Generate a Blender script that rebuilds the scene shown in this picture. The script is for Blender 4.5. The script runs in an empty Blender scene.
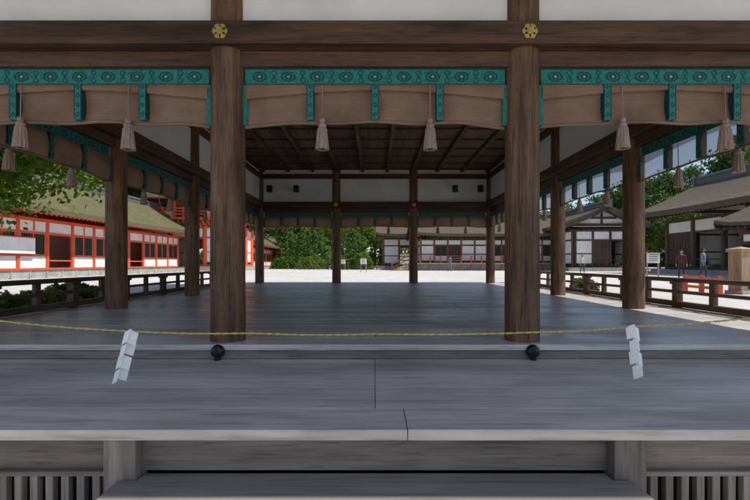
import bpy, math, random
import numpy as np
from mathutils import Vector, Matrix
random.seed(7); rng=np.random.default_rng(7)
scene=bpy.context.scene
COL=scene.collection

# ------------------------------------------------------------------ materials
def new_mat(name):
    m=bpy.data.materials.new(name); m.use_nodes=True
    nt=m.node_tree; b=nt.nodes['Principled BSDF']; return m,nt,b
def N(nt,t,**k):
    n=nt.nodes.new(t)
    for a,v in k.items(): setattr(n,a,v)
    return n
def coords(nt,scale=(1,1,1),src='Object'):
    tc=N(nt,'ShaderNodeTexCoord'); mp=N(nt,'ShaderNodeMapping')
    mp.inputs['Scale'].default_value=scale
    nt.links.new(tc.outputs[src],mp.inputs['Vector']); return mp.outputs['Vector']
def noise(nt,vec,scale,detail=4,rough=.55,dist=0):
    n=N(nt,'ShaderNodeTexNoise'); n.inputs['Scale'].default_value=scale
    n.inputs['Detail'].default_value=detail; n.inputs['Roughness'].default_value=rough
    n.inputs['Distortion'].default_value=dist
    nt.links.new(vec,n.inputs['Vector']); return n.outputs['Fac']
def ramp(nt,fac,stops):
    r=N(nt,'ShaderNodeValToRGB'); e=r.color_ramp.elements
    e[0].position=stops[0][0]; e[0].color=(*stops[0][1],1)
    e[1].position=stops[-1][0]; e[1].color=(*stops[-1][1],1)
    for p,c in stops[1:-1]:
        x=e.new(p); x.color=(*c,1)
    nt.links.new(fac,r.inputs['Fac']); return r.outputs['Color']
def mixc(nt,a,b,fac,mode='MIX'):
    m=N(nt,'ShaderNodeMix',data_type='RGBA',blend_type=mode)
    for s,v in ((6,a),(7,b)):
        if isinstance(v,tuple): m.inputs[s].default_value=(*v,1)
        else: nt.links.new(v,m.inputs[s])
    if isinstance(fac,(int,float)): m.inputs[0].default_value=fac
    else: nt.links.new(fac,m.inputs[0])
    return m.outputs[2]
def mapr(nt,v,a,b,c,d):
    m=N(nt,'ShaderNodeMapRange'); nt.links.new(v,m.inputs[0])
    for i,x in enumerate((a,b,c,d)): m.inputs[i+1].default_value=x
    return m.outputs[0]
def bump(nt,b,h,strength=.3,dist=.01):
    n=N(nt,'ShaderNodeBump'); n.inputs['Strength'].default_value=strength
    n.inputs['Distance'].default_value=dist
    nt.links.new(h,n.inputs['Height']); nt.links.new(n.outputs[0],b.inputs['Normal'])

def wood(name,dark,light,axis='x',scale=14,rough=.7,isl=.35,bs=.4,patch=.5,stretch=.06,rvar=0.12,spec=.4,crack=.45,pscale=1.3):
    m,nt,b=new_mat(name)
    sc={'x':(stretch,1,1),'y':(1,stretch,1),'z':(1,1,stretch)}[axis]
    v=coords(nt,sc)
    n1=noise(nt,v,scale,8,.62,.4); n2=noise(nt,v,scale*5,4,.6)
    v2=coords(nt,{'x':(.35,1,1),'y':(1,.35,1),'z':(1,1,.35)}[axis]); n3=noise(nt,v2,pscale,5,.65)
    mid=tuple((a+c)/2 for a,c in zip(dark,light))
    c=ramp(nt,n1,[(.3,dark),(.5,mid),(.72,light)])
    c=mixc(nt,c,mixc(nt,c,(0,0,0),crack),mapr(nt,n2,.5,.7,0,1))
    c=mixc(nt,c,mixc(nt,c,(.25,.25,.25),1,'MULTIPLY'),mapr(nt,n3,.42,.75,0,patch))
    g=N(nt,'ShaderNodeNewGeometry')
    hv=N(nt,'ShaderNodeHueSaturation'); nt.links.new(c,hv.inputs['Color'])
    nt.links.new(mapr(nt,g.outputs['Random Per Island'],0,1,1-isl,1+isl),hv.inputs['Value'])
    nt.links.new(hv.outputs[0],b.inputs['Base Color'])
    nt.links.new(mapr(nt,n3,.3,.7,rough-rvar,rough+rvar),b.inputs['Roughness'])
    b.inputs['Specular IOR Level'].default_value=spec
    bump(nt,b,n1,bs,.006)
    return m
def plain(name,c,rough=.7,var=.25,scale=3,metal=0,bs=0.1,spec=.4,fine=60):
    m,nt,b=new_mat(name); v=coords(nt)
    n=noise(nt,v,scale,6,.6); n2=noise(nt,v,fine,3)
    d=tuple(x*(1-var) for x in c); l=tuple(min(1,x*(1+var*.5)) for x in c)
    cc=ramp(nt,n,[(.3,d),(.7,l)])
    nt.links.new(cc,b.inputs['Base Color']); b.inputs['Roughness'].default_value=rough
    b.inputs['Metallic'].default_value=metal; b.inputs['Specular IOR Level'].default_value=spec
    bump(nt,b,n2,bs,.005); return m
def foliage(name,dark,light,trans=.35):
    m,nt,b=new_mat(name)
    g=N(nt,'ShaderNodeNewGeometry'); v=coords(nt)
    n=noise(nt,v,.7,3)
    c=ramp(nt,g.outputs['Random Per Island'],[(0,dark),(1,light)])
    c=mixc(nt,c,mixc(nt,c,(.55,.6,.5),1,'MULTIPLY'),mapr(nt,n,.45,.65,0,1))
    nt.links.new(c,b.inputs['Base Color']); b.inputs['Roughness'].default_value=.55
    b.inputs['Specular IOR Level'].default_value=.25
    tr=N(nt,'ShaderNodeBsdfTranslucent'); nt.links.new(mixc(nt,c,(1.1,1.2,.5),1,'MULTIPLY'),tr.inputs[0])
    mx=N(nt,'ShaderNodeMixShader'); mx.inputs[0].default_value=trans
    nt.links.new(b.outputs[0],mx.inputs[1]); nt.links.new(tr.outputs[0],mx.inputs[2])
    nt.links.new(mx.outputs[0],nt.nodes['Material Output'].inputs[0]); return m

M={}
M['col']=wood('column_wood',(.075,.036,.020),(.32,.165,.085),'z',13,.58,.15,.8,.8,crack=.75,pscale=2.4)
M['beam_x']=wood('beam_wood_x',(.045,.022,.013),(.165,.078,.042),'x',12,.62,.15,.6,.75,crack=.6,pscale=2)
M['beam_y']=wood('beam_wood_y',(.045,.022,.013),(.165,.078,.042),'y',12,.62,.15,.6,.75,crack=.6,pscale=2)
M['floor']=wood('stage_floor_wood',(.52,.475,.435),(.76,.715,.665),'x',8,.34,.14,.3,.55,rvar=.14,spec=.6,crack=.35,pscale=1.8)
M['porch']=wood('porch_wood',(.54,.49,.44),(.78,.72,.655),'x',7,.55,.09,.5,.6,spec=.35,crack=.35,pscale=1.8)
M['step']=wood('step_wood',(.22,.195,.17),(.38,.345,.31),'x',7,.65,.07,.5,.55,spec=.3,crack=.35)
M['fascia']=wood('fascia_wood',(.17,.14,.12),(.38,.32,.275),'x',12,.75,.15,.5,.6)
M['post_grey']=wood('post_weathered',(.17,.14,.12),(.36,.31,.265),'z',12,.75,.15,.5,.6)
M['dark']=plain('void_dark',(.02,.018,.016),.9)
M['ceil']=wood('ceiling_wood',(.08,.045,.025),(.21,.12,.07),'y',9,.75,.3,.3,.5)
M['plaster']=plain('white_plaster',(.82,.81,.78),.9,.13,1.2)
M['rail']=wood('railing_wood',(.06,.035,.025),(.17,.10,.07),'y',14,.6,.15,.4,.6)
M['teal']=plain('teal_brocade',(.016,.205,.175),.65,.5,38,bs=.3)
M['teal_dark']=plain('teal_dark_brocade',(.008,.055,.052),.6,.4,30)
M['gold']=plain('gilt_metal',(.75,.52,.16),.35,.3,20,metal=.9)
M['blk']=plain('black_metal',(.012,.012,.013),.35,.2)
M['rope']=plain('straw_rope',(.58,.43,.14),.85,.4,60,bs=.6)
M['paper']=plain('white_paper',(.86,.86,.86),.7,.04)
M['tassel']=wood('tassel_silk',(.20,.13,.10),(.42,.31,.26),'z',60,.8,.2,.6,.3)
M['red']=plain('vermilion_paint',(.72,.11,.04),.5,.25,1.5)
M['redwood']=plain('faded_red_timber',(.30,.085,.05),.6,.3,1.5)
M['green_lat']=plain('green_lattice',(.03,.07,.05),.6)
M['dwood']=wood('dark_timber',(.05,.032,.024),(.14,.09,.065),'z',8,.75,.2)
M['lwood']=wood('light_timber',(.30,.20,.12),(.52,.38,.25),'z',8,.75,.1)
M['stone']=plain('cut_stone',(.36,.35,.33),.85,.3,2,bs=.4)
M['ridge']=plain('grey_ridge_tile',(.12,.12,.12),.6,.35,4)
M['bark']=wood('tree_bark',(.05,.04,.03),(.16,.12,.09),'z',6,.9,.1,.8)
M['leafA']=foliage('leaves_mid',(.05,.10,.022),(.15,.24,.045))
M['leafB']=foliage('leaves_dark',(.03,.065,.02),(.085,.15,.04))
M['leafC']=foliage('leaves_bright',(.10,.18,.025),(.26,.34,.06),.45)
M['leafP']=foliage('pine_needles',(.06,.13,.03),(.17,.27,.06),.25)
M['hill']=plain('hill_undergrowth',(.05,.075,.03),.9,.5,.4)
def barkroof(name,a,bc,moss,ma=.75):
    m,nt,b=new_mat(name); v=coords(nt,(1,1,1))
    v2=coords(nt,(.6,.6,14))
    n=noise(nt,v,.8,6,.65); n2=noise(nt,v2,2.2,5,.7); n3=noise(nt,v,9,5,.7)
    c=ramp(nt,n2,[(.3,a),(.7,bc)])
    c=mixc(nt,c,moss,mapr(nt,n,.42,.62,0,ma))
    c=mixc(nt,c,mixc(nt,c,(.4,.4,.4),1,'MULTIPLY'),mapr(nt,n3,.5,.72,0,.8))
    nt.links.new(c,b.inputs['Base Color']); b.inputs['Roughness'].default_value=.95
    b.inputs['Specular IOR Level'].default_value=.15
    bump(nt,b,n2,.7,.03); return m
M['roofA']=barkroof('cypress_bark_mossy',(.08,.068,.038),(.19,.16,.095),(.085,.105,.03),.65)
M['roofB']=barkroof('cypress_bark_brown',(.06,.046,.036),(.17,.13,.10),(.10,.09,.07),.6)
def blindmat(name,trans,alpha):
    m,nt,b=new_mat(name); v=coords(nt,(1,1,1))
    w=N(nt,'ShaderNodeTexWave',wave_type='BANDS',bands_direction='Z'); w.inputs['Scale'].default_value=38
    w.inputs['Distortion'].default_value=.6; nt.links.new(v,w.inputs[0])
    n=noise(nt,v,3,5); n2=noise(nt,coords(nt,(1,1,20)),9,4)
    c=ramp(nt,n,[(.3,(.27,.16,.10)),(.7,(.44,.285,.20))])
    c=mixc(nt,c,mixc(nt,c,(.6,.55,.5),1,'MULTIPLY'),w.outputs['Fac'])
    c=mixc(nt,c,(.17,.10,.07),mapr(nt,n2,.5,.8,0,.6))
    nt.links.new(c,b.inputs['Base Color']); b.inputs['Roughness'].default_value=.8
    tr=N(nt,'ShaderNodeBsdfTranslucent'); nt.links.new(c,tr.inputs[0])
    mx=N(nt,'ShaderNodeMixShader'); mx.inputs[0].default_value=trans
    nt.links.new(b.outputs[0],mx.inputs[1]); nt.links.new(tr.outputs[0],mx.inputs[2])
    out=mx.outputs[0]
    if alpha:
        tp=N(nt,'ShaderNodeBsdfTransparent'); m2=N(nt,'ShaderNodeMixShader'); m2.inputs[0].default_value=alpha
        nt.links.new(out,m2.inputs[1]); nt.links.new(tp.outputs[0],m2.inputs[2]); out=m2.outputs[0]
    nt.links.new(out,nt.nodes['Material Output'].inputs[0])
    bump(nt,b,w.outputs['Fac'],.4,.004); return m
M['blind']=blindmat('bamboo_blind_cloth',.18,0)
M['blind_open']=blindmat('bamboo_blind_open_weave',.25,.38)
def gravelmat():
    m,nt,b=new_mat('white_gravel'); v=coords(nt)
    n=noise(nt,v,.12,5,.6); n2=noise(nt,v,22,6,.8); n3=noise(nt,v,1.5,5,.6)
    c=ramp(nt,n,[(.3,(.50,.48,.45)),(.7,(.64,.615,.58))])
    c=mixc(nt,c,mixc(nt,c,(.6,.59,.58),1,'MULTIPLY'),mapr(nt,n2,.45,.7,0,.7))
    c=mixc(nt,c,mixc(nt,c,(.72,.71,.69),1,'MULTIPLY'),mapr(nt,n3,.45,.7,0,.8))
    nt.links.new(c,b.inputs['Base Color']); b.inputs['Roughness'].default_value=.95
    bump(nt,b,n2,.6,.02); return m
M['gravel']=gravelmat()

# ------------------------------------------------------------------ mesh builder
class B:
    def __init__(s): s.v=[];s.f=[];s.m=[];s.sm=[];s.mats=[]
    def mi(s,k):
        if k not in s.mats: s.mats.append(k)
        return s.mats.index(k)
    def add(s,vs,fs,k,smooth=False):
        o=len(s.v); s.v+= [tuple(p) for p in vs]; i=s.mi(k)
        for f in fs: s.f.append([a+o for a in f]); s.m.append(i); s.sm.append(smooth)
    def box(s,x0,x1,y0,y1,z0,z1,k):
        if x0>x1:x0,x1=x1,x0
        if y0>y1:y0,y1=y1,y0
        vs=[(x,y,z) for z in(z0,z1) for y in(y0,y1) for x in(x0,x1)]
        s.add(vs,[(0,2,3,1),(4,5,7,6),(0,1,5,4),(2,6,7,3),(0,4,6,2),(1,3,7,5)],k)
    def bar(s,p,q,w,h,k):
        p=Vector(p);q=Vector(q);d=(q-p).normalized()
        up=Vector((0,0,1)) if abs(d.z)<.95 else Vector((0,1,0))
        a=d.cross(up).normalized(); u=a.cross(d).normalized()
        vs=[c+a*sx*w/2+u*sz*h/2 for c in(p,q) for sx,sz in((-1,-1),(1,-1),(1,1),(-1,1))]
        s.add(vs,[(0,1,2,3),(4,7,6,5),(0,4,5,1),(1,5,6,2),(2,6,7,3),(3,7,4,0)],k)
    def cyl(s,p,q,r0,r1,k,n=16,cap=True,smooth=True):
        p=Vector(p);q=Vector(q);d=(q-p).normalized()
        up=Vector((0,0,1)) if abs(d.z)<.95 else Vector((1,0,0))
        a=d.cross(up).normalized();b=d.cross(a)
        vs=[c+(a*math.cos(t)+b*math.sin(t))*r for c,r in((p,r0),(q,r1)) for t in[2*math.pi*i/n for i in range(n)]]
        s.add(vs,[(i,(i+1)%n,n+(i+1)%n,n+i) for i in range(n)],k,smooth)
        if cap:
            s.add(vs[:n],[list(range(n))[::-1]],k); s.add(vs[n:],[list(range(n))],k)
    def lathe(s,c,prof,k,n=16,star=0):
        vs=[];c=Vector(c)
        for r,z in prof:
            for i in range(n):
                t=2*math.pi*i/n; rr=r*(1+(star if i%2 else -star)*(1 if r>.04 else 0))
                vs.append(c+Vector((rr*math.cos(t),rr*math.sin(t),z)))
        fs=[(j*n+i,j*n+(i+1)%n,(j+1)*n+(i+1)%n,(j+1)*n+i) for j in range(len(prof)-1) for i in range(n)]
        s.add(vs,fs,k,star==0)
    def ring(s,cx,cz,ro,ri,y0,y1,k,n=16,sx=1,sz=1):
        vs=[]
        for y in(y0,y1):
            for r in(ro,ri):
                for i in range(n):
                    t=2*math.pi*i/n; vs.append((cx+r*sx*math.cos(t),y,cz+r*sz*math.sin(t)))
        fs=[]
        for i in range(n):
            j=(i+1)%n
            fs+=[(i,j,n+j,n+i),(2*n+i,3*n+i,3*n+j,2*n+j),(i,2*n+i,2*n+j,j),(n+i,n+j,3*n+j,3*n+i)]
        s.add(vs,fs,k)
    def obj(s,name,parent=None,loc=(0,0,0),rot=0,bevel=0):
        me=bpy.data.meshes.new(name); me.from_pydata(s.v,[],s.f)
        for k in s.mats: me.materials.append(M[k])
        me.polygons.foreach_set('material_index',s.m); me.polygons.foreach_set('use_smooth',s.sm)
        me.update()
        o=bpy.data.objects.new(name,me); COL.objects.link(o); o.location=loc; o.rotation_euler=(0,0,rot)
        if parent: o.parent=parent
        if bevel:
            md=o.modifiers.new('bev','BEVEL'); md.width=bevel; md.segments=2; md.limit_method='ANGLE'
        return o
def empty(name,loc=(0,0,0),rot=0):
    e=bpy.data.objects.new(name,None); COL.objects.link(e); e.location=loc; e.rotation_euler=(0,0,rot); return e

# ------------------------------------------------------------------ ground
def gz(y):
    t=min(1,max(0,(y-3)/6)); return .6*t*t*(3-2*t)
b=B()
xs=[-700,-150,-60,-20,-8,0,8,20,60,150,700]; ys=[-300,-30,0,3,3.5,4,4.5,5,5.5,6,6.5,7,7.5,8,8.5,9,15,30,60,120,300,900]
vs=[(x,y,gz(y)) for y in ys for x in xs]; nx=len(xs)
b.add(vs,[(j*nx+i,j*nx+i+1,(j+1)*nx+i+1,(j+1)*nx+i) for j in range(len(ys)-1) for i in range(nx-1)],'gravel',True)
b.obj('gravel_ground')
# low wooded hill on the right
HC=(112,118,62,16)
def hz(x,y):
    q=((x-HC[0])/HC[2])**2+((y-HC[1])/(HC[2]*.9))**2
    return .6-.3+max(0,1-q)**1.1*HC[3]
b=B(); n=28
vs=[(HC[0]+HC[2]*1.05*(-1+2*i/n),HC[1]+HC[2]*.95*(-1+2*j/n),hz(HC[0]+HC[2]*1.05*(-1+2*i/n),HC[1]+HC[2]*.95*(-1+2*j/n))) for j in range(n+1) for i in range(n+1)]
b.add(vs,[(j*(n+1)+i,j*(n+1)+i+1,(j+1)*(n+1)+i+1,(j+1)*(n+1)+i) for j in range(n) for i in range(n)],'hill',True)
b.obj('hill')

# ------------------------------------------------------------------ stage hall
W=2.8; Y0=3.97; FL=.767; PZ=.633
hall=empty('shrine_stage_hall')
CX=[-4.2,-1.4,1.4,4.2]; CY=[Y0+i*W for i in range(5)]
b=B()
pos=[(x,CY[0]) for x in CX]+[(x,CY[4]) for x in CX]+[(x,y) for x in(CX[0],CX[3]) for y in CY[1:4]]
for x,y in pos:
    b.lathe((x,y,0),[(.160,FL-.0),(.158,2.0),(.155,3.4),(.150,4.95)],'col',32)
    for _ in range(7):
        a=random.uniform(0,6.28); z0=random.uniform(.8,2.2); z1=z0+random.uniform(.3,1.2)
        p=Vector((x+.1605*math.cos(a),y+.1605*math.sin(a),z0)); q=Vector((x+.1575*math.cos(a+.03),y+.1575*math.sin(a+.03),z1))
        b.cyl(p,q,.0025,.001,'dark',5,False)
b.obj('columns',hall)
b=B(); y=3.735
i=0
while y<15.85:
    w=.27 if i else .36
    y1=min(y+w-.008,15.9)
    cuts=[-5.15]+sorted([random.choice([-4.2,-1.4,1.4,4.2,-2.8,0,2.8]) + random.uniform(-.02,.02) for _ in range(2)])+[5.15]
    if i==0: cuts=[-5.15,-1.42,1.42,5.15]
    for c0,c1 in zip(cuts,cuts[1:]):
        if c1-c0<.1: continue
        dz=random.uniform(-.002,.002)
        b.box(c0+.003,c1-.003,y,y1,FL-.05,FL+dz,'floor')
    y+=w; i+=1
b.obj('stage_floor',hall,bevel=.004)
b=B()
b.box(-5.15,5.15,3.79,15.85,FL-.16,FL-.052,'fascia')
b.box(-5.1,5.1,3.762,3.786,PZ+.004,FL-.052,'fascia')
for (a,c,cuts) in [(2.165,2.488,[-5.6,-2.9,.17,3.3,5.6]),(2.492,2.90,[-5.6,-3.6,0,3.7,5.6]),(2.904,3.32,[-5.6,-3.6,0,3.7,5.6]),(3.324,3.80,[-5.6,-3.6,0,3.7,5.6])]:
    for c0,c1 in zip(cuts,cuts[1:]):
        b.box(c0+.002,c1-.002,a,c,PZ-.057,PZ+random.uniform(-.002,.0015),'porch')
b.obj('porch_deck',hall,bevel=.004)
b=B()
b.box(-5.55,5.55,2.30,2.42,.354,PZ-.059,'fascia')
for s in(-1,1):
    for x in (1.36,4.1):
        b.box(s*x-.085,s*x+.085,2.215,2.34,-.02,PZ-.06,'post_grey')
    b.box(s*1.45,s*5.5,2.262,2.298,.340,.366,'fascia')
    b.box(s*1.5,s*5.5,2.25,2.32,.02,.12,'fascia')
    x=1.5
    while x<5.5:
        b.box(s*x,s*(x+.042),2.27,2.31,.12,.352,'post_grey'); x+=.085
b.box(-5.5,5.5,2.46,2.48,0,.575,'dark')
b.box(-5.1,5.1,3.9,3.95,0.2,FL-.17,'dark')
b.obj('porch_understructure',hall,bevel=.004)
b=B()
b.box(-1.36,1.36,1.72,2.205,.295,.350,'step'); b.box(-1.268,1.268,2.207,2.292,.290,.345,'step'); b.box(-1.28,1.28,1.80,2.18,.0,.293,'fascia')
b.box(-1.36,1.36,1.20,1.715,.12,.176,'step'); b.box(-1.28,1.28,1.28,1.70,.0,.118,'fascia')
b.obj('entry_steps',hall,bevel=.006)
b=B()
for s in(-1,1):
    b.box(s*5.0,s*5.06,3.8,15.8,.1,FL-.17,'fascia')
    for k in range(10): b.box(s*5.061,s*5.12,3.8+k*1.33,3.95+k*1.33,.1,FL-.165,'post_grey')
b.box(-5,5,15.76,15.8,.2,FL-.17,'fascia')
b.obj('skirting',hall)
b=B(); T=.2
for y in(CY[0],CY[4]):
    b.box(-4.42,4.42,y-T,y+T,3.49,3.70,'beam_x')
    for a,c in zip(CX,CX[1:]): b.box(a+.12,c-.12,y-.07,y+.07,3.345,3.487,'beam_x')
    b.box(-4.30,4.30,y-.11,y+.11,4.55,4.72,'beam_x')
for x in(CX[0],CX[3]):
    b.box(x-T,x+T,CY[0]+T+.003,CY[4]-T-.003,3.49,3.70,'beam_y')
    for a,c in zip(CY,CY[1:]): b.box(x-.07,x+.07,a+.12,c-.12,3.345,3.487,'beam_y')
    b.box(x-.11,x+.11,CY[0]+.115,CY[4]-.115,4.55,4.72,'beam_y')
b.obj('beams',hall,bevel=.008)
b=B()
for y in(CY[0],CY[4]): b.box(-4.14,4.14,y-.03,y+.03,3.70,4.9,'plaster')
for x in(CX[0],CX[3]): b.box(x-.03,x+.03,CY[0]+.04,CY[4]-.04,3.70,4.9,'plaster')
b.obj('plaster_panels',hall)
b=B()
x=-4.15
while x<4.15:
    b.box(x,min(x+.34,4.15),CY[0]+.05,CY[4]-.05,4.90,4.92,'ceil'); x+=.343
for k in range(10):
    x=-4.05+k*.9; b.box(x-.05,x+.05,CY[0]+.05,CY[4]-.05,4.80,4.897,'beam_y')
for k in range(13):
    y=CY[0]+.25+k*.9; b.box(-4.1,4.1,y-.025,y+.025,4.86,4.898,'beam_x')
b.obj('ceiling',hall)
b=B()
for y,sg in((CY[0]-T,-1),(CY[0]+T,1),(CY[4]-T,-1)):
    for x in CX:
        z=3.595
        for k in range(6):
            t=k*math.pi/3
            b.ring(x+.042*math.cos(t),z+.042*math.sin(t),.030,.001,y+sg*.001,y+sg*.012,'gold',12)
        b.ring(x,z,.034,.001,y+sg*.012,y+sg*.026,'gold',14); b.ring(x,z,.014,.001,y+sg*.026,y+sg*.036,'gold',10)
b.obj('nail_covers',hall)
b=B()
ex,ey0,ey1=6.5,1.6,17.4; ze=4.72
o=[(-ex,ey0,ze),(ex,ey0,ze),(ex,ey1,ze),(-ex,ey1,ze)]
o2=[(p[0],p[1],ze+.28) for p in o]; m2=[(-4.2,3.97,6.5),(4.2,3.97,6.5),(4.2,15.2,6.5),(-4.2,15.2,6.5)]
r=[(0,6.4,9.6),(0,12.8,9.6)]
inn=[(-4.16,3.99,5.12),(4.16,3.99,5.12),(4.16,15.15,5.12),(-4.16,15.15,5.12)]
V=o+o2+m2+r+inn
F=[(i,(i+1)%4,4+(i+1)%4,4+i) for i in range(4)]+[(4+i,4+(i+1)%4,8+(i+1)%4,8+i) for i in range(4)]
F+=[(8,9,12),(9,10,13,12),(10,11,13),(11,8,12,13)]
b.add(V,F,'roofB')
b.add(V,[(i,14+i,14+(i+1)%4,(i+1)%4) for i in range(4)],'lwood')
b.box(-.2,.2,6.2,13,9.5,9.95,'ridge')
b.obj('roof',hall)
b=B()
for k in range(28):
    x=-4.05+k*.3
    for (ya,yb) in((ey0+.08,4.0),(ey1-.08,15.1)): b.bar((x,ya,ze-.05),(x,yb,ze+.28),.07,.09,'lwood')
for k in range(38):
    y=4.1+k*.3
    for s in(-1,1): b.bar((s*(ex-.08),y,ze-.05),(s*4.2,y,ze+.28),.07,.09,'lwood')
b.obj('rafters',hall)
b=B()
for x in(-3.75,-2.8,3.75,2.85):
    b.box(x-.09,x+.09,14.75,14.9,4.02,4.26,'blk'); b.cyl((x,14.75,4.12),(x,14.68,4.10),.06,.07,'blk',12)
    b.box(x-.015,x+.015,14.9,15.14,4.12,4.15,'blk')
b.obj('spotlights',hall,bevel=.01)

def railing(s):
    b=B(); X=5.0*s
    b.box(X-.05,X+.05,3.85,15.8,FL+.015,FL+.105,'rail')
    b.box(X-.03,X+.03,3.85,15.8,FL+.235,FL+.285,'rail')
    b.cyl((X,3.7,FL+.455),(X,15.95,FL+.455),.038,.038,'rail',14)
    y=3.95;k=0
    while y<15.9:
        if k%2==0:
            b.box(X-.055,X+.055,y-.055,y+.055,FL,FL+.43,'rail')
            b.box(X-.07,X+.07,y-.09,y+.09,FL+.385,FL+.425,'rail')
        else:
            b.box(X-.04,X+.04,y-.04,y+.04,FL+.1,FL+.24,'rail'); b.box(X-.03,X+.03,y-.05,y+.05,FL+.285,FL+.425,'rail')
        y+=.735;k+=1
    b.obj('wooden_railing',None,bevel=.006)
railing(-1); railing(1)

for x in(-1.405,1.41):
    b=B(); n=20
    for r0,r1,ya,yb in((.055,.062,3.758,3.72),(.062,.05,3.72,3.69),(.05,.02,3.69,3.672)):
        b.cyl((x,ya,.71),(x,yb,.71),r0,r1,'blk',n)
    b.box(x-.02,x+.02,3.69,3.74,PZ,.66,'blk')
    b.obj('round_floor_lamp')

def hanging(cx,cy,rot,seed,bm='blind'):
    rr=random.Random(seed); L=W-.34; h=L/2
    v=B()
    v.box(-h,h,-.006,.006,3.185,3.343,'teal')
    v.box(-h,h,-.009,.009,3.185,3.196,'teal_dark'); v.box(-h,h,-.009,.009,3.332,3.343,'teal_dark')
    n=9
    for i in range(n):
        x=-h+(i+.5)*L/n; z=3.264
        v.ring(x,z,.055,.043,-.0085,.0085,'teal_dark',18,1.25,.85)
        v.ring(x,z,.030,.018,-.0085,.0085,'teal_dark',6,1.3,1)
        v.ring(x,z,.010,.001,-.0088,.0088,'gold',8)
        xx=x+L/n/2
        if i<n-1:
            v.ring(xx,z+.036,.026,.019,-.0085,.0085,'teal_dark',10); v.ring(xx,z-.036,.026,.019,-.0085,.0085,'teal_dark',10)
            v.ring(xx,z,.012,.005,-.0085,.0085,'teal_dark',4)
    v.obj('brocade_valance',None,(cx,cy,0),rot)
    g=B()
    nu,nz=36,8; vs=[]
    for j in range(nz+1):
        for i in range(nu+1):
            u=-1+2*i/nu; t=j/nz
            zb=2.835-.045*abs(u)**3+.008*math.sin(u*9+seed)+rr.uniform(-.001,.001)
            z=3.19+(zb-3.19)*t
            yy=.012+.03*math.sin(t*math.pi)*(1-.5*u*u)+.012*math.sin(u*11+seed+t*2)*t
            vs.append((u*h,yy,z))
    fs=[(j*(nu+1)+i,j*(nu+1)+i+1,(j+1)*(nu+1)+i+1,(j+1)*(nu+1)+i) for j in range(nz) for i in range(nu)]
    g.add(vs,fs,bm,True)
    for i in range(nu):
        a=vs[nz*(nu+1)+i]; c=vs[nz*(nu+1)+i+1]
        g.cyl(a,c,.016,.016,'blind',8,False)
    vs=[]
    for j in range(4):
        for i in range(nu+1):
            u=-1+2*i/nu; t=j/3
            zt=3.185; zb=3.135-.085*abs(u)**1.6
            vs.append((u*h*.99,-.010-.014*math.sin(t*3.14),zt+(zb-zt)*t))
    g.add(vs,[(j*(nu+1)+i,j*(nu+1)+i+1,(j+1)*(nu+1)+i+1,(j+1)*(nu+1)+i) for j in range(3) for i in range(nu)],bm,True)
    for x in(-.61,0,.61):
        g.box(x-.032,x+.032,-.028,.058,2.85,3.184,'teal')
        g.box(x-.034,x-.027,-.030,.060,2.86,3.184,'teal_dark'); g.box(x+.027,x+.034,-.030,.060,2.86,3.184,'teal_dark')
        for z in(2.90,2.99,3.08,3.16): g.ring(x,z,.020,.011,-.030,.060,'teal_dark',4,1,1.3)
    for s in(-1,1):
        g.box(s*h-.022,s*h+.022,-.01,.03,2.80,3.184,'teal')
    g.obj('bamboo_blind',None,(cx,cy,0),rot)
    for x in(-.5,.5):
        t=B(); x+=rr.uniform(-.03,.03)
        t.cyl((x,-.03,3.17),(x,-.04,2.87),.006,.006,'tassel',6)
        t.lathe((x,-.04,2.87+rr.uniform(-.01,.01)),[(.004,.0),(.022,-.01),(.03,-.03),(.022,-.05),(.034,-.06),(.040,-.075),(.034,-.09),(.044,-.11),(.052,-.2),(.062,-.30),(.02,-.295)],'tassel',24,.07)
        t.obj('silk_tassel',None,(cx,cy,0),rot)
sd=0
for i in range(3):
    xm=(CX[i]+CX[i+1])/2
    hanging(xm,CY[0]-.02,0,sd); sd+=1
    hanging(xm,CY[4]+.02,math.pi,sd); sd+=1
for i in range(4):
    ym=(CY[i]+CY[i+1])/2
    hanging(-4.22,ym,-math.pi/2,sd); sd+=1
    hanging(4.22,ym,math.pi/2,sd,'blind_open'); sd+=1

# ---------------- rope and paper streamers
RY=2.7
pts=[(-4.4,1.22),(-2.43,1.125),(-1.585,1.058),(-.8,1.045),(0,1.04),(1.07,1.052),(1.69,1.090),(2.43,1.143),(4.4,1.26)]
def ropez(x):
    for (a,za),(c,zc) in zip(pts,pts[1:]):
        if a<=x<=c:
            t=(x-a)/(c-a); return za+(zc-za)*t-.008*math.sin(math.pi*t)
    return 1.1
b=B(); nseg=900
for st in(0,1):
    vs=[];fs=[]
    for i in range(nseg+1):
        x=-4.4+8.8*i/nseg; z=ropez(x); a=i*.55+st*math.pi
        c=Vector((x,RY+.003*math.cos(a),z+.003*math.sin(a)))
        for k in range(6):
            t=k*math.pi/3; vs.append(c+Vector((0,.004*math.cos(t),.004*math.sin(t))))
    for i in range(nseg):
        for k in range(6): fs.append((i*6+k,i*6+(k+1)%6,(i+1)*6+(k+1)%6,(i+1)*6+k))
    b.add(vs,fs,'rope',True)
for _ in range(160):
    x=random.uniform(-3,3); z=ropez(x)
    b.cyl((x,RY,z),(x+random.uniform(-.02,.02),RY-.012,z+random.uniform(-.022,.012)),.0012,.0006,'rope',4,False)
b.obj('straw_rope')
for s in(-1,1):
    b=B(); b.box(s*4.4-.045,s*4.4+.045,RY-.045,RY+.045,PZ-.001,1.34,'post_grey'); b.box(s*4.4-.06,s*4.4+.06,RY-.06,RY+.06,1.34,1.37,'post_grey'); b.obj('rope_post')
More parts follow.
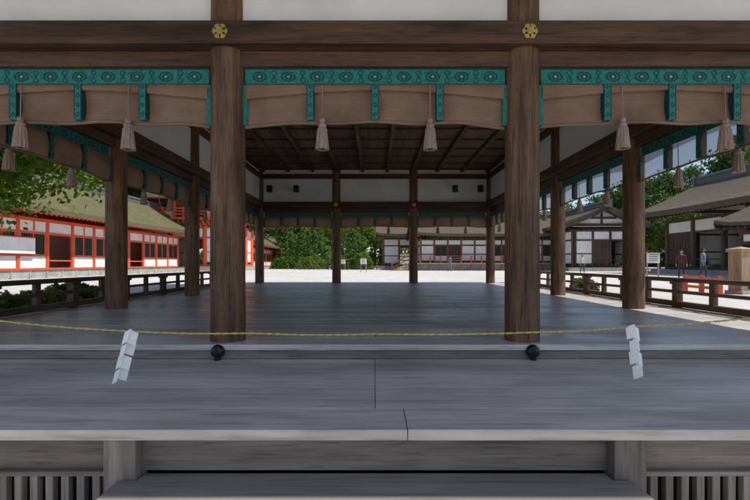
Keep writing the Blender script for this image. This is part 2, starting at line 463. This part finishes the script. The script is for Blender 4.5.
def shide(x,z,lean,seed,rot):
    b=B(); rr=random.Random(seed)
    for layer in(0,1):
        w=.046-.006*layer; hh=.082; sg=-1 if layer==0 else 1
        ox=.004*layer; 
        for k in range(4):
            zz=.015-k*.080-.01*layer; cy=-.008-.016*layer+rr.uniform(-.004,.004)
            side=(1 if k%2==0 else -1)
            x0=ox-w/2+side*sg*.016
            tl=.024*side*sg; dr=lean*.018
            V=[(x0,cy,zz+.012*side*sg),(x0+w,cy+tl,zz-.012*side*sg),(x0+w+dr,cy+tl,zz-hh-.012*side*sg),(x0+dr,cy,zz-hh+.012*side*sg)]
            V2=[(p[0],p[1]+.0012,p[2]) for p in V]
            b.add(V+V2,[(0,1,2,3),(7,6,5,4),(0,4,5,1),(1,5,6,2),(2,6,7,3),(3,7,4,0)],'paper')
            ox+=dr
    b.cyl((-.004,-.004,.018),(.010,-.016,-.006),.007,.007,'paper',6)
    b.obj('paper_streamer',None,(x,RY,z),rot)
shide(-1.575,1.052,-1.1,1,.15)
shide(1.665,1.082,.45,2,-.2)

# ------------------------------------------------------------------ buildings
def wall_line(b,p,q,z0,z1,nb,post,rail,style,pr=.14):
    p=Vector((p[0],p[1],0));q=Vector((q[0],q[1],0)); d=(q-p); L=d.length; d.normalize()
    def P(t,z): v=p+d*t; return (v.x,v.y,z)
    H=z1-z0; w=L/nb
    for i in range(nb+1): b.cyl(P(i*w,z0),P(i*w,z1),pr,pr,post,12)
    for z,hh,ww in((z0+.12,.2,.2),(z1-.12,.22,.22),(z0+H*.72,.16,.2)):
        b.bar(P(0,z),P(L,z),ww,hh,rail)
    for i in range(nb):
        a=i*w+pr; c=(i+1)*w-pr; st=style[i%len(style)]
        b.bar(P(a,z0+H*.86),P(c,z0+H*.86),.06,H*.24,'plaster')
        if post=='red' and st!='open':
            b.bar(P((a+c)/2,z0+H*.86),P((a+c)/2+.12,z0+H*.86),.12,H*.2,rail)
        if st=='win':
            b.bar(P(a,z0+H*.15),P(c,z0+H*.15),.06,H*.26,'plaster')
            b.bar(P(a,z0+H*.30),P(c,z0+H*.30),.16,.14,rail)
            b.bar(P(a,z0+H*.5),P(c,z0+H*.5),.03,H*.42,'dark')
            n=11
            for k in range(n):
                t=a+(c-a)*(k+.5)/n; b.bar(P(t,z0+H*.32),P(t,z0+H*.70),.06,.06,'green_lat')
            for t in(a+.06,c-.06,(a+c)/2): b.bar(P(t,z0+H*.30),P(t,z0+H*.71),.12,.12,rail)
        elif st=='open':
            b.bar(P(a,z0+H*.2),P(c,z0+H*.2),.08,.1,rail)
        elif st=='white':
            b.bar(P(a,z0+H*.42),P(c,z0+H*.42),.06,H*.62,'plaster')
            b.bar(P(a,z0+H*.36),P(c,z0+H*.36),.14,.12,rail)
        elif st=='door':
            b.bar(P(a,z0+H*.42),P(c,z0+H*.42),.08,H*.62,'dwood')
            for k in range(1,8):
                t=a+(c-a)*k/8; b.bar(P(t,z0+.2),P(t,z0+H*.7),.12 if k==4 else .04,.12,rail)
            for k in range(1,4): b.bar(P(a,z0+H*.7*k/4),P(c,z0+H*.7*k/4),.13,.06,rail)
def gable_roof(b,L,dep,ov,ogx,ze,zr,mat,th=.28,barge='dwood',rafter='dwood',sweep=.25,ridge=.45,gmat='plaster',gstrut='dwood'):
    hw=dep/2+ov; nt_,ns=9,16
    for sd in(-1,1):
        top=[];bot=[]
        for j in range(nt_+1):
            t=j/nt_
            for i in range(ns+1):
                s=-1+2*i/ns; x=(L/2)+s*(L/2+ogx)
                z=ze+(zr-ze)*(.72*t+.28*t*t)+sweep*abs(s)**5*(1-.6*t)
                y=dep/2+sd*hw*(1-t)
                top.append((x,y,z+th)); bot.append((x,y,z))
        n=ns+1
        f=[(j*n+i,j*n+i+1,(j+1)*n+i+1,(j+1)*n+i) for j in range(nt_) for i in range(ns)]
        b.add(top,f,mat,True); b.add(bot,[x[::-1] for x in f],rafter,True)
        b.add(top[:n]+bot[:n],[(i,i+1,n+i+1,n+i) for i in range(ns)],mat)
        for e in(0,ns):
            V=[top[j*n+e] for j in range(nt_+1)]+[bot[j*n+e] for j in range(nt_+1)]
            b.add(V,[(j,j+1,nt_+1+j+1,nt_+1+j) for j in range(nt_)],mat)
            ex=V[0][0]+(.04 if e==0 else -.04)
            for j in range(nt_):
                a=bot[j*n+e];c=bot[(j+1)*n+e]
                b.bar((ex,a[1],a[2]-.12),(ex,c[1],c[2]-.12),.08,.3,barge)
        k=-ogx+.15
        while k<L+ogx-.1:
            y0=dep/2+sd*(hw-.08); y1=dep/2+sd*(dep/2-.1)
            sl=(zr-ze)/hw*.74
            b.bar((k,y0,ze-.05),(k,y1,ze-.05+sl*abs(y1-y0)),.1,.11,rafter); k+=.42
    x0=-ogx-.05;x1=L+ogx+.05; yc=dep/2
    b.box(x0,x1,yc-.24,yc+.24,zr+th-.15,zr+th+ridge*.65,'ridge')
    b.box(x0-.05,x1+.05,yc-.3,yc+.3,zr+th+ridge*.65,zr+th+ridge*.78,'ridge')
    b.cyl((x0-.05,yc,zr+th+ridge*.9),(x1+.05,yc,zr+th+ridge*.9),.14,.14,'ridge',10)
    for x in(x0-.12,x1+.12):
        b.box(x-.12,x+.12,yc-.38,yc+.38,zr+th-.25,zr+th+ridge*1.1,'ridge'); b.cyl((x,yc-.3,zr+th+ridge*1.1),(x,yc-.42,zr+th+ridge*1.5),.08,.03,'ridge',6); b.cyl((x,yc+.3,zr+th+ridge*1.1),(x,yc+.42,zr+th+ridge*1.5),.08,.03,'ridge',6)
    for x in(.02,L-.02):
        zb=ze+ (zr-ze)*ov/hw*.74
        b.add([(x,0,zb-.3),(x,dep,zb-.3),(x,dep/2,zr-.05),(x,0,zb),(x,dep,zb)],[(0,1,4,2,3)],gmat)
        sg=-1 if x<1 else 1
        b.bar((x+sg*.06,0,zb-.1),(x+sg*.06,dep,zb-.1),.16,.28,gstrut)
        b.bar((x+sg*.06,dep/2,zb),(x+sg*.06,dep/2,zr-.1),.16,.2,gstrut)
        b.bar((x+sg*.06,dep*.25,zb+(zr-zb)*.42),(x+sg*.06,dep*.75,zb+(zr-zb)*.42),.14,.2,gstrut)

def hall_building(name,loc,rot,L,dep,wh,nb,nd,post,rail,style,sstyle,ov,ogx,zr,mat,pod=.3,gm='plaster',pr=.14,th=.28,gs=None,ridge=.45):
    e=empty(name,loc,rot)
    b=B(); b.box(-.8,L+.8,-1.0,dep+.8,-.2,pod,'stone'); b.box(-1.1,L+1.1,-1.35,-1.0,-.2,pod*.5,'stone'); b.obj('podium',e)
    b=B()
    wall_line(b,(0,0),(L,0),pod,wh,nb,post,rail,style,pr)
    wall_line(b,(0,dep),(L,dep),pod,wh,nb,post,rail,style,pr)
    wall_line(b,(0,.3),(0,dep-.3),pod,wh,nd,post,rail,sstyle,pr)
    wall_line(b,(L,.3),(L,dep-.3),pod,wh,nd,post,rail,sstyle,pr)
    b.obj('walls',e)
    b=B(); gable_roof(b,L,dep,ov,ogx,wh+.15-.0,zr,mat,th,barge=gs or rail,rafter=gs or rail,gmat=gm,gstrut=gs or rail,ridge=ridge)
    b.obj('roof',e); return e
G=.6
R90=math.pi/2
e=hall_building('red_cloister_hall',(-22.5,12,G),R90,35.5,6,3.9,15,2,'red','red',['win','win','win','open'],['white'],1.8,1.3,7.0,'roofA',.35,th=.36)
b=B(); b.box(6,33,2.9,3.05,.35,3.9,'plaster'); b.obj('inner_wall',e)
b=B(); b.box(12.6,15.2,-.32,-.25,1.5,2.5,'plaster'); b.box(12.5,15.3,-.25,-.2,1.42,2.58,'red'); b.obj('notice_panel',e)
b=B()
for i in range(28): b.box(1+i*1.25-.06,1+i*1.25+.06,-2.46,-2.34,-.05,.5,'stone')
b.box(0.9,34.8,-2.43,-2.37,.05,.42,'stone'); b.box(.8,34.9,-2.47,-2.33,.42,.5,'ridge'); b.obj('low_stone_fence',e)
hall_building('red_cloister_hall',(-17.0,56,G),R90,38,5,3.1,13,2,'red','red',['win'],['white'],1.4,1.0,5.3,'roofA',.3)
e=empty('vermilion_tower_gate',(-28,49,G))
b=B(); b.box(-1,13,-1,6,-.2,.5,'stone'); b.obj('podium',e)
b=B()
wall_line(b,(0,0),(12,0),.5,5.2,3,'red','red',['white','open','white'],.25)
wall_line(b,(0,5),(12,5),.5,5.2,3,'red','red',['white','open','white'],.25)
wall_line(b,(0,.3),(0,4.7),.5,5.2,2,'red','red',['white'],.25); wall_line(b,(12,.3),(12,4.7),.5,5.2,2,'red','red',['white'],.25)
b.box(-1.3,13.3,-1.3,6.3,5.9,6.15,'red')
for i in range(25):
    x=-.9+i*.57
    b.bar((x,-1.2,5.75),(x,0,5.2),.16,.2,'red')
for z in(6.5,6.85,7.2):
    for (p,q) in(((-1.2,-1.2,z),(13.2,-1.2,z)),((-1.2,-1.2,z),(-1.2,6.2,z)),((13.2,-1.2,z),(13.2,6.2,z))): b.bar(p,q,.1,.1,'red')
for i in range(13): b.bar((-1.2+i*1.2,-1.2,6.15),(-1.2+i*1.2,-1.2,7.35),.13,.13,'red')
wall_line(b,(.6,.5),(11.4,.5),6.15,9.6,3,'red','red',['win','door','win'],.22)
wall_line(b,(.6,4.5),(11.4,4.5),6.15,9.6,3,'red','red',['win'],.22)
wall_line(b,(.6,.7),(.6,4.3),6.15,9.6,2,'red','red',['white'],.22); wall_line(b,(11.4,.7),(11.4,4.3),6.15,9.6,2,'red','red',['white'],.22)
b.obj('storeys',e)
b=B(); gable_roof(b,12,5,2.6,2.0,9.8,13.4,'roofA',.4,barge='red',rafter='red',sweep=.6); b.obj('roof',e)

hall_building('timber_gate_hall',(26.0,37,G),-R90,24,7.5,4.6,8,3,'dwood','dwood',['door','open','open','white'],['white'],2.3,1.3,7.7,'roofB',.35,pr=.2,th=.45,ridge=.6)
hall_building('timber_side_pavilion',(19.2,21.8,G),-R90,8,4,2.6,3,2,'dwood','dwood',['open','door'],['open'],.9,.7,4.2,'roofB',.2,pr=.12,th=.2)
hall_building('gabled_shrine_hall',(28.2,46,G),R90,12,6.4,4.6,4,3,'dwood','dwood',['white','door'],['open','door','white'],1.4,1.2,6.8,'roofB',.4,th=.35)
e=hall_building('lattice_worship_hall',(5.6,51,G),0,16.5,6,3.9,10,3,'redwood','dwood',['white','win','door','white'],['white'],1.6,1.2,6.4,'roofB',.9,th=.35,pr=.12)
b=B(); b.box(.4,16,2.6,2.75,.9,3.6,'plaster')
for k in range(11): b.bar((.4+k*1.56,2.55,.9),(.4+k*1.56,2.55,3.6),.1,.12,'dwood')
b.obj('inner_screen_wall',e)
b=B()
b.box(-1.6,18,-2.2,-1.0,.78,.92,'lwood')
for i in range(17):
    x=-1.5+i*1.2; b.box(x-.07,x+.07,-2.15,-2.0,-.1,1.75,'redwood')
for z in(1.2,1.45,1.72): b.box(-1.6,18,-2.13,-2.06,z-.04,z+.04,'redwood')
b.box(-1.55,17.9,-1.5,-1.45,-.1,.78,'stone')
b.obj('veranda',e)
b=B()
for k in range(6): b.box(-1.7-.32*(k+1),-1.7-.32*k,-2.2,-.9,-.1,.85-.15*k,'lwood')
for y in(-2.22,-.88):
    b.bar((-1.7,y,1.75),(-3.6,y,.8),.08,.1,'redwood'); b.bar((-1.7,y,1.3),(-3.6,y,.35),.08,.08,'redwood'); b.bar((-3.6,y,-.1),(-3.6,y,.95),.12,.12,'redwood')
b.obj('stairs',e)
hall_building('inner_gate',(1.2,58.5,G),0,6.5,4,4.4,3,1,'redwood','dwood',['white','open','white'],['white'],1.4,1.1,6.3,'roofB',.5,th=.35)
b=B(); b.box(0,16,0,.4,-.1,2.0,'plaster'); b.box(-.1,16.1,-.35,.75,2.0,2.15,'dwood')
b.add([(-.2,-.5,2.15),(16.2,-.5,2.15),(16.2,.2,2.6),(-.2,.2,2.6),(-.2,.9,2.15),(16.2,.9,2.15)],[(0,1,2,3),(3,2,5,4)],'ridge')
for i in range(6): b.box(i*3-.1,i*3+.1,-.06,0,-.1,2.0,'dwood')
b.obj('plaster_wall',None,(4,78,G))

# ------------------------------------------------------------------ vegetation
def leaf_mesh(name,C,size,mat,flat=.6):
    n=len(C); a=rng.normal(size=(n,3)); a/=np.linalg.norm(a,axis=1)[:,None]
    t=rng.normal(size=(n,3)); t[:,2]+=.3; bb=np.cross(a,t); bb/=np.linalg.norm(bb,axis=1)[:,None]
    s=(size*(.6+.8*rng.random(n)))[:,None]
    V=np.stack([C-a*s,C+bb*s*flat,C+a*s,C-bb*s*flat],1).reshape(-1,3)
    me=bpy.data.meshes.new(name); me.vertices.add(4*n); me.vertices.foreach_set('co',V.ravel())
    me.loops.add(4*n); me.loops.foreach_set('vertex_index',np.arange(4*n,dtype=np.int32))
    me.polygons.add(n); me.polygons.foreach_set('loop_start',np.arange(0,4*n,4,dtype=np.int32))
    try: me.polygons.foreach_set('loop_total',np.full(n,4,dtype=np.int32))
    except Exception: pass
    me.materials.append(M[mat]); me.update(calc_edges=True); me.validate(); return me
def tree_meshes(name,H,R,mat,K=50,Ml=170,leaf=.2,cb=.3,kind='broad'):
    tr=B()
    segs=5; pts_=[Vector((random.uniform(-.1,.1)*i*.3*R*.3,random.uniform(-.1,.1)*i*R*.1,H*.75*i/segs-.2)) for i in range(segs+1)]
    r=H*.028
    for i in range(segs): tr.cyl(pts_[i],pts_[i+1],r*(1-i/segs*.75),r*(1-(i+1)/segs*.75),'bark',10,False)
    cl=[]
    for k in range(K):
        if kind=='broad':
            d=rng.normal(size=3); d/=np.linalg.norm(d); rad=(.45+.55*rng.random()**.6)
            c=np.array([d[0]*R*rad,d[1]*R*rad,H*(cb+(1-cb)/2)+d[2]*H*(1-cb)/2*rad])
            cr=R*rng.uniform(.17,.32)
        else:
            t=rng.random(); ang=rng.random()*6.28; rr=R*(1-t)*rng.uniform(.5,1)+.15
            c=np.array([rr*math.cos(ang),rr*math.sin(ang),H*(cb+(1-cb)*t)]); cr=R*.25*(1.1-t)+.15
        cl.append((c,cr))
    for c,cr in cl[::2]:
        z0=max(.15*H,min(c[2]*.75,H*.7)); s=Vector((0,0,z0))
        mid=(s+Vector(c))/2+Vector((0,0,-.03*H))
        tr.cyl(s,mid,r*.35,r*.2,'bark',6,False); tr.cyl(mid,Vector(c),r*.2,r*.05,'bark',6,False)
    P=[]
    for c,cr in cl:
        m=int(Ml*(cr/(R*.25))**2*rng.uniform(.6,1.2))+10
        q=rng.normal(size=(m,3))*cr*np.array([.6,.6,.38])+c; P.append(q)
    P=np.concatenate(P)
    tm=bpy.data.meshes.new(name+'_trunk'); tm.from_pydata(tr.v,[],tr.f); tm.materials.append(M['bark'])
    return tm,leaf_mesh(name+'_crown',P,leaf,mat)
def place(meshes,name,loc,s=1,rot=None,parent=None):
    tm,lm=meshes
    e=empty(name,loc,random.uniform(0,6.28) if rot is None else rot); e.scale=(s,s,s*random.uniform(.92,1.1))
    if parent: e.parent=parent
    for n_,me in(('trunk',tm),('crown',lm)):
        o=bpy.data.objects.new(n_,me); COL.objects.link(o); o.parent=e
TA=tree_meshes('treeA',14,6,'leafA',60,150,.26); TB=tree_meshes('treeB',16,6,'leafB',60,150,.27)
TC=tree_meshes('treeC',11,5,'leafC',50,170,.2); TP=tree_meshes('pine',9,3.2,'leafP',90,80,.16,.12,'cone')
TD=tree_meshes('treeD',17,5.5,'leafA',60,150,.27,.25)
dist=empty('distant_trees')
for i in range(30):
    x=-95+i*6.8+random.uniform(-2,2); y=random.uniform(92,112)
    sc=random.uniform(.95,1.3) if x<25 else random.uniform(.65,.85)
    place(random.choice([TA,TB,TD,TA]),'tree',(x,y,G),sc,parent=dist)
for i in range(13):
    x=-100+i*10
    place(random.choice([TB,TD]),'tree',(x,random.uniform(120,135),G),random.uniform(1.1,1.4),parent=dist)
for i in range(5):
    for j in range(5):
        x=64+i*11+random.uniform(-4,4); y=68+j*11+random.uniform(-4,4)
        place(random.choice([TA,TB,TD]),'tree',(x,y,max(G,hz(x,y))),random.uniform(.75,1.0),parent=dist)
C=np.stack([rng.uniform(-130,130,22000),rng.uniform(86,100,22000),rng.random(22000)**1.2*8+.3],1)
C[:,2]*=(.6+.4*np.sin(C[:,0]*.35)+.25*np.sin(C[:,0]*1.1+1)).clip(.3,1.2); C[:,2]+=G
me=leaf_mesh('distant_undergrowth',C,.5,'leafB'); o=bpy.data.objects.new('distant_undergrowth',me); COL.objects.link(o)
place(TP,'pine_tree',(-15,70,G),.95); place(TP,'pine_tree',(-9.0,64,G),.85); place(TP,'pine_tree',(-3.2,60,G),.8); place(TP,'pine_tree',(-11.8,68,G),.75)
place(TC,'broadleaf_tree',(-12,82,G),1.0); place(TC,'broadleaf_tree',(-5,80,G),1.05); place(TC,'broadleaf_tree',(3,82,G),.95); place(TC,'broadleaf_tree',(-18,86,G),1.1)
place(TA,'broadleaf_tree',(-33,38,G),1.0); place(TB,'broadleaf_tree',(-38,30,G),1.1); place(TA,'broadleaf_tree',(-36,50,G),1.15); place(TB,'broadleaf_tree',(-32,62,G),1.1); place(TA,'broadleaf_tree',(-34,22,G),1.0)
place(TA,'broadleaf_tree',(-22,70,G),1.0)
for (m_,x,y,s_) in((TA,43,41,1.0),(TB,38,62,.8),(TA,31,68,.75),(TC,46,50,1.05),(TC,24,68,.85),(TC,17,66,.8),(TB,53,58,1.15),(TA,60,66,1.25),(TB,49,46,1.1),(TC,45,66,.9)):
    place(m_,'broadleaf_tree',(x,y,G),s_)
TM=tree_meshes('maple',5.6,2.8,'leafC',85,330,.062,.36)
place(TM,'maple_tree',(-8.9,8.6,.5),1.08,.4)
def shrub(name,loc,rx,ry,h,n,mat,leaf=.05):
    d=rng.normal(size=(n,3)); d/=np.linalg.norm(d,axis=1)[:,None]; d[:,2]=abs(d[:,2])
    r=(.75+.3*rng.random(n))*(1+.15*np.sin(d[:,0]*7)*np.cos(d[:,1]*6))
    C=np.stack([d[:,0]*rx*r,d[:,1]*ry*r,d[:,2]*h*r],1)
    o=bpy.data.objects.new(name,leaf_mesh(name,C,leaf,mat)); COL.objects.link(o); o.location=loc
shrub('shrub',(-6.6,7.3,.45),.5,.6,.48,2600,'leafA'); shrub('shrub',(-6.9,8.7,.5),.55,.7,.42,2600,'leafC')
shrub('shrub',(-7.5,10.3,.6),.6,.7,.4,2400,'leafA'); shrub('shrub',(6.8,13.6,.6),.4,.5,.4,1500,'leafA')
shrub('clipped_shrub',(-4.2,58,G),2.0,1.6,2.0,3500,'leafA',.14); shrub('clipped_shrub',(-1.6,57,G),1.3,1.2,2.3,3500,'leafC',.14)
shrub('clipped_shrub',(-9,60,G),2.2,1.6,1.8,3500,'leafC',.14)
shrub('clipped_shrub',(-13.5,62,G),2.0,1.5,1.7,3000,'leafA',.14)

# ------------------------------------------------------------------ yard furniture
def sign(x,y,w=.7,h=.5,rot=0,zt=1.3):
    b=B()
    for s in(-1,1): b.box(s*w/2-.03,s*w/2+.03,-.03,.03,-.05,zt,'lwood')
    b.box(-w/2-.05,w/2+.05,-.05,-.032,zt-h,zt,'paper'); b.box(-w/2-.12,w/2+.12,-.12,.08,zt,zt+.05,'lwood')
    for k in range(4): b.box(-w/2+.08,w/2-.08,-.054,-.051,zt-.1-k*h*.2,zt-.07-k*h*.2,'blk')
    b.obj('wooden_notice_sign',None,(x,y,G),rot)
sign(-1.1,40,.5,.5); sign(-3.9,50,.6,.5); sign(17.2,25.8,.7,.6,0,1.5); sign(-14,38,.8,.6)
b=B()
for i in range(22):
    b.cyl((-10+i*.6,0,-.05),(-10+i*.6,0,.6),.03,.03,'rail',8)
for z in(.3,.52): b.cyl((-10.1,-.04,z),(2.7,-.04,z),.022,.022,'rail',8)
b.obj('bamboo_fence',None,(0,52,G))
b=B()
for i in range(3): b.box(i*.8-.05,i*.8+.05,-.05,.05,-.1,.55,'red')
for z in(.2,.45): b.box(-.05,1.65,-.03,.03,z-.04,z+.04,'red')
b.obj('red_low_fence',None,(9.6,11.6,G-.02),math.radians(82))
b=B(); b.box(-.25,.25,-.25,.25,-.1,.1,'stone'); b.box(-.19,.19,-.19,.19,.1,1.22,'lwood'); b.box(-.23,.23,-.23,.23,1.22,1.3,'lwood')
b.add([(-.25,-.25,1.3),(.25,-.25,1.3),(.25,.25,1.3),(-.25,.25,1.3),(0,0,1.38)],[(0,1,4),(1,2,4),(2,3,4),(3,0,4),(0,3,2,1)],'lwood')
b.obj('wooden_marker_pillar',None,(10.6,12.1,G),.2,bevel=.01)

# ------------------------------------------------------------------ people
def person(name,loc,rot,top,bottom,hair=(.015,.012,.01),H=1.66,step=.14):
    e=empty(name,loc,rot); k=H/1.70
    m,nt,bs=new_mat(name+'_clothes'); tc=N(nt,'ShaderNodeTexCoord'); sp=N(nt,'ShaderNodeSeparateXYZ'); nt.links.new(tc.outputs['Object'],sp.inputs[0])
    r=N(nt,'ShaderNodeValToRGB'); r.color_ramp.interpolation='CONSTANT'; el=r.color_ramp.elements
    el[0].position=0; el[0].color=(.03,.025,.02,1); el[1].position=.08/1.8; el[1].color=(*bottom,1)
    x=el.new(.93*k/1.8); x.color=(*top,1); x=el.new(1.43*k/1.8); x.color=(.48,.30,.22,1)
    dv=N(nt,'ShaderNodeMath',operation='DIVIDE'); dv.inputs[1].default_value=1.8; nt.links.new(sp.outputs['Z'],dv.inputs[0]); nt.links.new(dv.outputs[0],r.inputs['Fac'])
    ab=N(nt,'ShaderNodeMath',operation='ABSOLUTE'); nt.links.new(sp.outputs['X'],ab.inputs[0])
    g1=N(nt,'ShaderNodeMath',operation='GREATER_THAN'); g1.inputs[1].default_value=.2*k; nt.links.new(ab.outputs[0],g1.inputs[0])
    l1=N(nt,'ShaderNodeMath',operation='LESS_THAN'); l1.inputs[1].default_value=.9*k; nt.links.new(sp.outputs['Z'],l1.inputs[0])
    mu=N(nt,'ShaderNodeMath',operation='MULTIPLY'); nt.links.new(g1.outputs[0],mu.inputs[0]); nt.links.new(l1.outputs[0],mu.inputs[1])
    c=mixc(nt,r.outputs[0],(.48,.30,.22),mu.outputs[0]); nt.links.new(c,bs.inputs['Base Color']); bs.inputs['Roughness'].default_value=.8
    V=[];E=[];Rr=[]
    def v(p,r_,par=None):
        V.append(tuple(q*k for q in p)); Rr.append(r_ if isinstance(r_,tuple) else (r_,r_)); i=len(V)-1
        if par is not None: E.append((par,i))
        return i
    pel=v((0,0,.95),(.15,.11)); w=v((0,0,1.12),(.13,.10),pel); ch=v((0,0,1.30),(.165,.11),w); nk0=v((0,.005,1.43),(.07,.07),ch); nk=v((0,0,1.50),(.055,.055),nk0)
    for s in(-1,1):
        hp=v((s*.09,0,.88),.095,pel); kn=v((s*.10,-s*step*.5-.02,.50),.062,hp); an=v((s*.10,-s*step+.03,.09),.042,kn); v((s*.105,-s*step-.12,.035),.036,an)
        sh=v((s*.17,0,1.38),.062,ch); elb=v((s*.235,.03,1.10),.043,sh); wr=v((s*.25,-.05,.87),.028,elb); hd=v((s*.25,-.065,.80),(.02,.036),wr)
        for q in range(4):
            f1=v((s*.25,-.085+.018*q-.005,.755),.009,hd); v((s*.243,-.088+.018*q-.005,.715-(.006 if q in(0,3) else 0)),.008,f1)
        t1=v((s*.245,-.10,.80),.010,hd); v((s*.24,-.115,.765),.009,t1)
    me=bpy.data.meshes.new('body'); me.from_pydata(V,E,[]); me.materials.append(m)
    o=bpy.data.objects.new('body',me); COL.objects.link(o); o.parent=e
    md=o.modifiers.new('s','SKIN'); md.use_smooth_shade=True
    sv=me.skin_vertices[0].data
    for i,r_ in enumerate(Rr): sv[i].radius=(r_[0]*k,r_[1]*k)
    sv[0].use_root=True
    o.modifiers.new('ss','SUBSURF').levels=1; o.modifiers['ss'].render_levels=2
    b=B(); n=16; vs=[];hv=[]
    M['skin']=M.get('skin') or plain('skin',(.48,.30,.22),.6,.05); M[name+'hair']=plain(name+'_hair',hair,.5)
    for j in range(13):
        ph=math.pi*j/12
        for i in range(n):
            t=2*math.pi*i/n; X=math.sin(ph)*math.cos(t); Yy=math.sin(ph)*math.sin(t); Z=math.cos(ph)
            wv=.076*(1-.18*max(0,-Z)); y=.095*Yy; 
            if Yy<-.9 and -.25<Z<.05: y-=.018
            if Z>.05 and Z<.3 and Yy<-.6 and abs(X)>.2: y+=.008
            vs.append((wv*X,y*(1-.1*max(0,-Z)),1.60+.115*Z)); hv.append((wv*X*1.1,y*1.08+.008,1.61+.118*Z*1.04))
    fs=[(j*n+i,(j+1)*n+i,(j+1)*n+(i+1)%n,j*n+(i+1)%n) for j in range(12) for i in range(n)]
    b.add([tuple(q*k for q in p) for p in vs],fs,'skin',True)
    hf=[f for f in fs if (lambda c:(c[2]>1.655) or (c[1]>.012 and c[2]>1.53))([sum(hv[q][a] for q in f)/4 for a in range(3)])]
    b.add([tuple(q*k for q in p) for p in hv],hf,name+'hair',True)
    for s in(-1,1):
        b.box(s*.028-.009,s*.028+.009,-.0935*k,-.086*k,1.605*k,1.613*k,'blk'); b.box(s*.074,s*.086,-.008,.018,1.58*k,1.63*k,'skin')
    b.box(-.02,.02,-.090*k,-.083*k,1.545*k,1.551*k,'red')
    b.obj('head',e)
    return e
person('pedestrian',(17.5,23.8,G),math.radians(-30),(.16,.03,.03),(.03,.03,.04),H=1.62)
person('pedestrian_with_bag',(18.6,23.6,G),math.radians(40),(.22,.30,.42),(.07,.08,.12),H=1.72)
b=B(); b.box(-.14,.14,-.06,.06,0,.32,'blk'); b.cyl((-.1,0,.32),(.0,0,.6),.01,.01,'blk',6); b.cyl((.1,0,.32),(0,0,.6),.01,.01,'blk',6)
b.obj('shoulder_bag',None,(18.93,23.7,G+.75),.6,bevel=.02)
person('visitor',(-12.9,40,G),math.radians(80),(.5,.5,.5),(.05,.05,.08),H=1.65)
person('visitor',(18.9,38,G),math.radians(10),(.55,.5,.45),(.05,.05,.08),H=1.6)
person('visitor',(7.9,44,G),math.radians(200),(.08,.10,.2),(.2,.18,.15),H=1.68)

# ------------------------------------------------------------------ light, sky, camera
el=math.radians(58); az=math.atan2(.985,-.16)
d=Vector((math.sin(az)*math.cos(el),math.cos(az)*math.cos(el),math.sin(el)))
sun=bpy.data.lights.new('sun','SUN'); sun.energy=5.0; sun.angle=math.radians(.5); sun.color=(1,.955,.88)
so=bpy.data.objects.new('sun',sun); COL.objects.link(so); so.rotation_euler=d.to_track_quat('Z','Y').to_euler()
w=bpy.data.worlds.new('World'); scene.world=w; w.use_nodes=True; nt=w.node_tree
bg=nt.nodes['Background']; sk=nt.nodes.new('ShaderNodeTexSky'); sk.sky_type='NISHITA'; sk.sun_disc=False
sk.sun_elevation=el; sk.sun_rotation=az; sk.air_density=1.0; sk.dust_density=.7; sk.ozone_density=1.2
v=coords(nt,(1,1,2.6),'Generated'); cn=noise(nt,v,2.6,8,.62,.3)
cc=mixc(nt,sk.outputs[0],(6.2,6.3,6.5),mapr(nt,cn,.50,.72,0,.85))
nt.links.new(cc,bg.inputs[0]); bg.inputs[1].default_value=.15
scene.view_settings.view_transform='Standard'; scene.view_settings.look='None'; scene.view_settings.exposure=0
cam=bpy.data.cameras.new('camera'); cam.lens=20.0; cam.sensor_width=36; cam.shift_y=13/750; cam.clip_end=3000; cam.clip_start=.05
co=bpy.data.objects.new('camera',cam); COL.objects.link(co); co.location=(0,0,1.5); co.rotation_euler=(math.pi/2,0,0)
scene.camera=co
